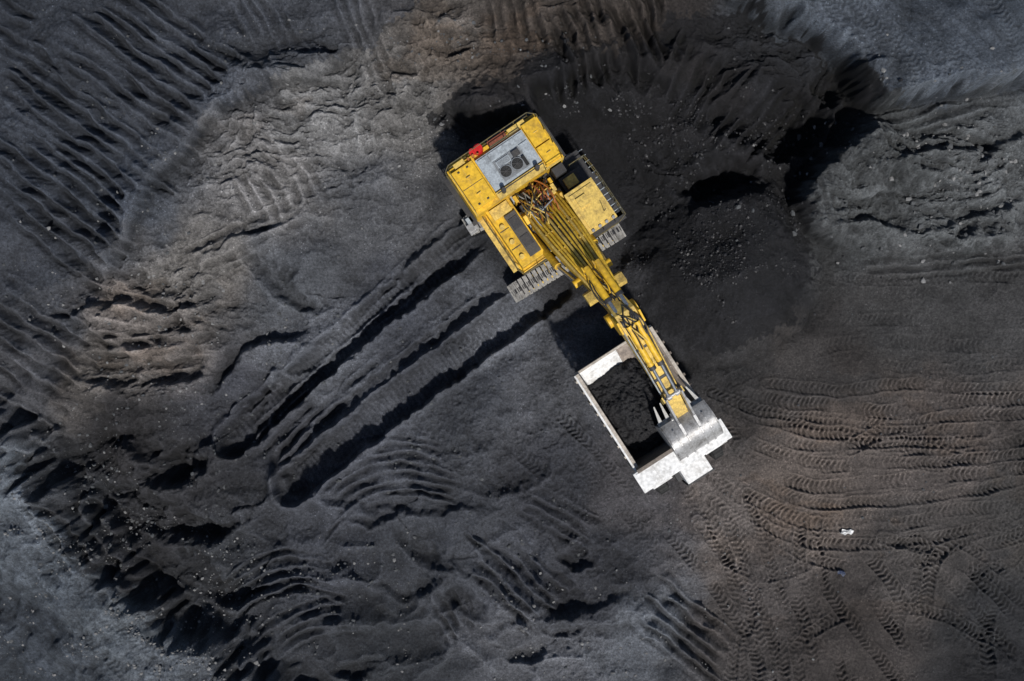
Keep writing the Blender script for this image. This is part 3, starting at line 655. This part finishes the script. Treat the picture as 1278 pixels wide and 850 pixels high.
for k,w in enumerate((-1.3,-.8,-.28,.28,.8,1.3)):
    w2=w*.86
    vs=[bp_(410,6.06,w-.12),bp_(410,6.06,w+.12),bp_(410,5.82,w+.12),bp_(410,5.82,w-.12),bp_(388,6.0,w2-.04),bp_(388,6.0,w2+.04),bp_(388,5.92,w2+.04),bp_(388,5.92,w2-.04)]
    P.add(vs,[(0,1,2,3),(7,6,5,4),(0,4,5,1),(1,5,6,2),(2,6,7,3),(3,7,4,0)],TW)
P.done(.012)

# ================================================================== TRUCK
TF=Frame((718,470),(0.542,0.840),(0.840,-0.542))
T0=TF.m(85,56,0); T0.z=0
trk=empty("haul_truck",T0); m=TF.m; box=TF.box
ZR=5.2
def tp(a,b,z,ref=ZR):
    v=TF.m(a,b,ref); return Vector((v.x,v.y,z))
def quadbox(P,c4top,c4bot,mt):
    P.add(c4bot+c4top,[(3,2,1,0),(4,5,6,7),(0,1,5,4),(1,2,6,5),(2,3,7,6),(3,0,4,7)],mt)
P=Part("dump_body",trk,T0)
quadbox(P,[tp(2,10,3.7),tp(140,10,2.5),tp(140,102,2.5),tp(2,102,3.7)],[tp(2,10,3.45),tp(140,10,2.2),tp(140,102,2.2),tp(2,102,3.45)],BRN)
for b0,b1,bi0,bi1,mt in ((0,5,8,11,BRN),(109,114,94,97,BRN2)):
    quadbox(P,[tp(0,b0,4.8),tp(140,b0,ZR),tp(140,b1,ZR),tp(0,b1,4.8)],[tp(0,bi0,3.4),tp(140,bi0,2.2),tp(140,bi1,2.2),tp(0,bi1,3.4)],mt)
box(P,-1,142,-1.2,5.2,ZR-.18,ZR+.004,TAN,ZR); box(P,-1,142,110,114.5,ZR-.18,ZR+.004,TAN,ZR)
box(P,-1,142,-1.6,1.0,ZR+.004,ZR+.05,WHT,ZR)
quadbox(P,[tp(138,0,ZR+.5),tp(143,0,ZR+.5),tp(143,112,ZR+.5),tp(138,112,ZR+.5)],[tp(132,8,2.3),tp(136,8,2.3),tp(136,104,2.3),tp(132,104,2.3)],BRN)
quadbox(P,[tp(-1,2,4.55),tp(22,9,3.75),tp(22,62,3.75),tp(-1,62,4.55)],[tp(-1,2,4.3),tp(22,9,3.6),tp(22,62,3.6),tp(-1,62,4.3)],WHT)
quadbox(P,[tp(-1,62,4.4),tp(22,62,3.74),tp(22,103,3.74),tp(-1,110,4.4)],[tp(-1,62,4.2),tp(22,62,3.6),tp(22,103,3.6),tp(-1,110,4.2)],BRN2)
box(P,-3.5,-.5,0,114,4.2,4.62,TAN,4.6)
for k in range(9):
    a_=6+k*16
    for b_ in (-3.2,114.8): box(P,a_,a_+3.5,b_,b_+3,3.0,ZR-.2,TAN if b_<0 else BRN,ZR)
    quadbox(P,[tp(a_,107.5,ZR-.3),tp(a_+1.6,107.5,ZR-.3),tp(a_+1.6,109,ZR-.3),tp(a_,109,ZR-.3)],[tp(a_,93,2.6),tp(a_+1.6,93,2.6),tp(a_+1.6,95,2.6),tp(a_,95,2.6)],TAN)
P.done(.02)
P=Part("canopy",trk,T0)
box(P,142,168,-6,124,5.35,5.62,WHT); box(P,144,166,-3,121,5.62,5.66,WHT)
for b_ in (20,52,96): box(P,144.5,165.5,b_,b_+1.2,5.66,5.72,WHT,5.7)
box(P,168,170,-6,124,5.1,5.58,WHT,5.6)
P.done(.02)
P=Part("coal_load",trk,T0)
na,nb=130,96; vs=[];fs=[]
A_,B_=np.meshgrid(np.linspace(12,138,na),np.linspace(7,101,nb),indexing='ij')
Z_=3.3+.5*(1-A_/140)+1.3*np.exp(-(((A_-80)/60)**2+((B_-44)/40)**2*1.2))+.40*fbm(A_/20,B_/20,3,5)+.14*fbm(A_/5,B_/5,3,9)+.08*vnoise(A_/1.8,B_/1.8,19)-1.2*np.clip((B_-70)/26,0,1)-.8*np.clip((24-A_)/12,0,1)
for i in range(na):
    for j in range(nb): vs.append(tp(A_[i,j],B_[i,j],float(Z_[i,j])))
for i in range(na-1):
    for j in range(nb-1): fs.append((i*nb+j,i*nb+j+1,(i+1)*nb+j+1,(i+1)*nb+j))
P.add(vs,fs,CRG,True); P.done()
P=Part("chassis",trk,T0)
for b_ in (38,66): box(P,5,185,b_,b_+8,1.5,2.15,DRK,3)
box(P,140,172,2,118,2.3,2.5,WHT,3); box(P,150,171,84,116,2.5,4.9,WHT,4.9); box(P,152,172,86,114,3.5,4.6,GLS,4.8)
box(P,150,172,6,34,2.5,3.4,WHT,3.4)
P.done(.03)
P=Part("hood",trk,T0)
box(P,150,190,46,82,1.6,3.5,WHT,3.5); box(P,190,192,44,84,1.2,3.2,DRK,3.2); box(P,158,188,50,78,3.5,3.56,WHT,3.5)
for b_ in (50,57,64,71,76): box(P,192,193,b_,b_+2,1.5,3.0,STL,3.2)
P.done(.04)
P=Part("wheels",trk,T0)
def wheel(a_,b0,b1):
    c0=tp(a_,b0,1.3,1.3);c1_=tp(a_,b1,1.3,1.3); ax_=(c1_-c0).normalized(); w=(c1_-c0).length
    P.tube(c0+ax_*.12,c1_-ax_*.12,1.28,BLK,36); P.tube(c0,c0+ax_*.12,1.05,BLK,36,1.28); P.tube(c1_-ax_*.12,c1_,1.28,BLK,36,1.05)
    P.tube(c0-ax_*.02,c0+ax_*.05,.6,YEL2,24); P.tube(c1_-ax_*.05,c1_+ax_*.02,.6,YEL2,24)
    for k in range(28):
        t=k*2*math.pi/28; r_=Vector((0,0,1))*math.cos(t)+TF.F*math.sin(t); p=c0+ax_*.1+r_*1.29
        P.tube(p,p+ax_*(w-.2),.06,BLK,4)
for a_,b0,b1 in ((55,10,24),(55,26,40),(55,72,86),(55,88,102),(156,8,24),(156,88,104)): wheel(a_,b0,b1)
P.done()

# ================================================================== loose stones
ico=[];t=(1+5**.5)/2
for a,b_ in ((-1,t),(1,t),(-1,-t),(1,-t)): ico.append((a,b_,0))
for a,b_ in ((-1,t),(1,t),(-1,-t),(1,-t)): ico.append((0,a,b_))
for a,b_ in ((-1,t),(1,t),(-1,-t),(1,-t)): ico.append((b_,0,a))
ico=np.array(ico,float)/math.hypot(1,t)
IF=np.array([(0,11,5),(0,5,1),(0,1,7),(0,7,10),(0,10,11),(1,5,9),(5,11,4),(11,10,2),(10,7,6),(7,1,8),(3,9,4),(3,4,2),(3,2,6),(3,6,8),(3,8,9),(4,9,5),(2,4,11),(6,2,10),(8,6,7),(9,8,1)])
def stones(name,areas,mat):
    VS=[];FS=[];o=0
    for (px,py,sx_,sy_,n,smin,smax) in areas:
        pu=rng.normal(px,sx_,n); pv=rng.normal(py,sy_,n)
        keep=vnoise(pu/40,pv/40,77)+.6*vnoise(pu/13,pv/13,78)>-.05
        pu=pu[keep];pv=pv[keep]
        z=np.zeros(len(pu))
        for _ in range(3):
            kk=(HC-z)/HC/PPM; x=(pu-CX)*kk; y=(CY-pv)*kk; z=gz(x,y)
        for i_ in range(len(x)):
            if 560<pu[i_]<780 and 150<pv[i_]<370: continue
            if 715<pu[i_]<915 and 405<pv[i_]<612 : continue
            r_=smin+(smax-smin)*rng.random()**4.5
            v=ico*(1+.35*rng.uniform(-1,1,(12,1)))*np.array([r_*rng.uniform(.7,1.3),r_*rng.uniform(.7,1.3),r_*rng.uniform(.5,.9)])
            c_,s_=math.cos(i_),math.sin(i_); v=v@np.array([[c_,s_,0],[-s_,c_,0],[0,0,1]])
            VS.append(v+np.array([x[i_],y[i_],z[i_]+r_*.25])); FS.append(IF+o); o+=12
    me=bpy.data.meshes.new(name); me.from_pydata(np.concatenate(VS).tolist(),[],np.concatenate(FS).tolist()); me.materials.append(mat)
    ob=bpy.data.objects.new(name,me); scene.collection.objects.link(ob)
LST=paint("pale_stone",(.19,.19,.19),(.08,.08,.08),.6,.85,1.0); CST=paint("coal_lump",(.016,.016,.018),(.032,.032,.035),.6,.55,1.0); MST=paint("grey_stone",(.075,.08,.085),(.04,.04,.04),.6,.85,1)
stones("stones",[(70,740,90,90,2000,.02,.10),(190,820,80,50,900,.02,.12),(420,140,120,70,900,.02,.13),(200,400,90,70,700,.02,.12),(1170,210,90,60,700,.02,.16),(900,640,40,30,120,.02,.08),(720,800,140,50,900,.02,.12),(320,700,80,40,400,.02,.12)],LST)
stones("rubble",[(450,680,230,110,2400,.02,.13),(300,500,160,140,1500,.02,.13),(1130,560,140,140,400,.02,.08),(600,450,120,90,500,.02,.09),(150,150,130,120,900,.02,.10),(600,70,100,40,500,.02,.12),(1150,240,100,50,500,.03,.2),(150,630,50,60,500,.03,.15)],MST)
stones("coal_lumps",[(900,330,60,50,3000,.02,.11),(860,170,80,50,2200,.03,.14),(720,130,50,30,700,.03,.12),(800,280,50,50,700,.02,.10)],CST)

def scrap(name,px,py,w,h,ang,mat,seed):
    x=(px-CX)/PPM; y=(CY-py)/PPM
    P=Part(name,None,(x,y,0)); n=7; vs=[];fs=[]
    r=random.Random(seed); c_,s_=math.cos(ang),math.sin(ang)
    for i in range(n):
        for j in range(n):
            u=(i/(n-1)-.5)*w*(1-.5*abs(j/(n-1)-.5))+r.uniform(-.05,.05); v=(j/(n-1)-.5)*h*(.4+.6*abs(math.sin(i)))+r.uniform(-.05,.05)
            X_=x+u*c_-v*s_; Y_=y+u*s_+v*c_
            vs.append((X_,Y_,float(gz(np.array([X_]),np.array([Y_]))[0])+.07+r.uniform(-.03,.12)))
    for i in range(n-1):
        for j in range(n-1): fs.append((i*n+j,i*n+j+1,(i+1)*n+j+1,(i+1)*n+j))
    P.add(vs,fs,mat); ob=P.done(); ob.location=(x,y,0)
scrap("plastic_sheet_scrap",1057,664,1.0,.38,.1,WHT,1)
scrap("tarpaulin_scrap",1050,715,.6,.35,-.3,paint("blue_tarp",(.04,.06,.13),(.3,.3,.3),.6,.6,4),2)

# ------------------------------------------------------------------ light, sky, camera
el=math.radians(54); hx,hy=.38,-.925
sd=Vector((hx*math.cos(el),hy*math.cos(el),math.sin(el)))
s=bpy.data.lights.new("sun",'SUN'); s.energy=4.1; s.angle=math.radians(3); s.color=(1,.965,.92)
so=bpy.data.objects.new("sun",s); so.rotation_euler=sd.to_track_quat('Z','Y').to_euler(); scene.collection.objects.link(so)
w=bpy.data.worlds.new("World"); scene.world=w; w.use_nodes=True; nt=w.node_tree
sk=nt.nodes.new('ShaderNodeTexSky'); sk.sky_type='NISHITA'; sk.sun_disc=False; sk.sun_elevation=el; sk.sun_rotation=math.atan2(hx,hy)
nt.links.new(sk.outputs[0],nt.nodes['Background'].inputs[0]); nt.nodes['Background'].inputs[1].default_value=.065
cam=bpy.data.cameras.new("camera"); cam.sensor_width=36; cam.lens=18/((1278/2/PPM)/HC); cam.clip_end=6000; cam.clip_start=.5
co=bpy.data.objects.new("camera",cam); co.location=(0,0,HC); scene.collection.objects.link(co); scene.camera=co
scene.view_settings.view_transform='Standard'; scene.view_settings.look='None'; scene.view_settings.exposure=0
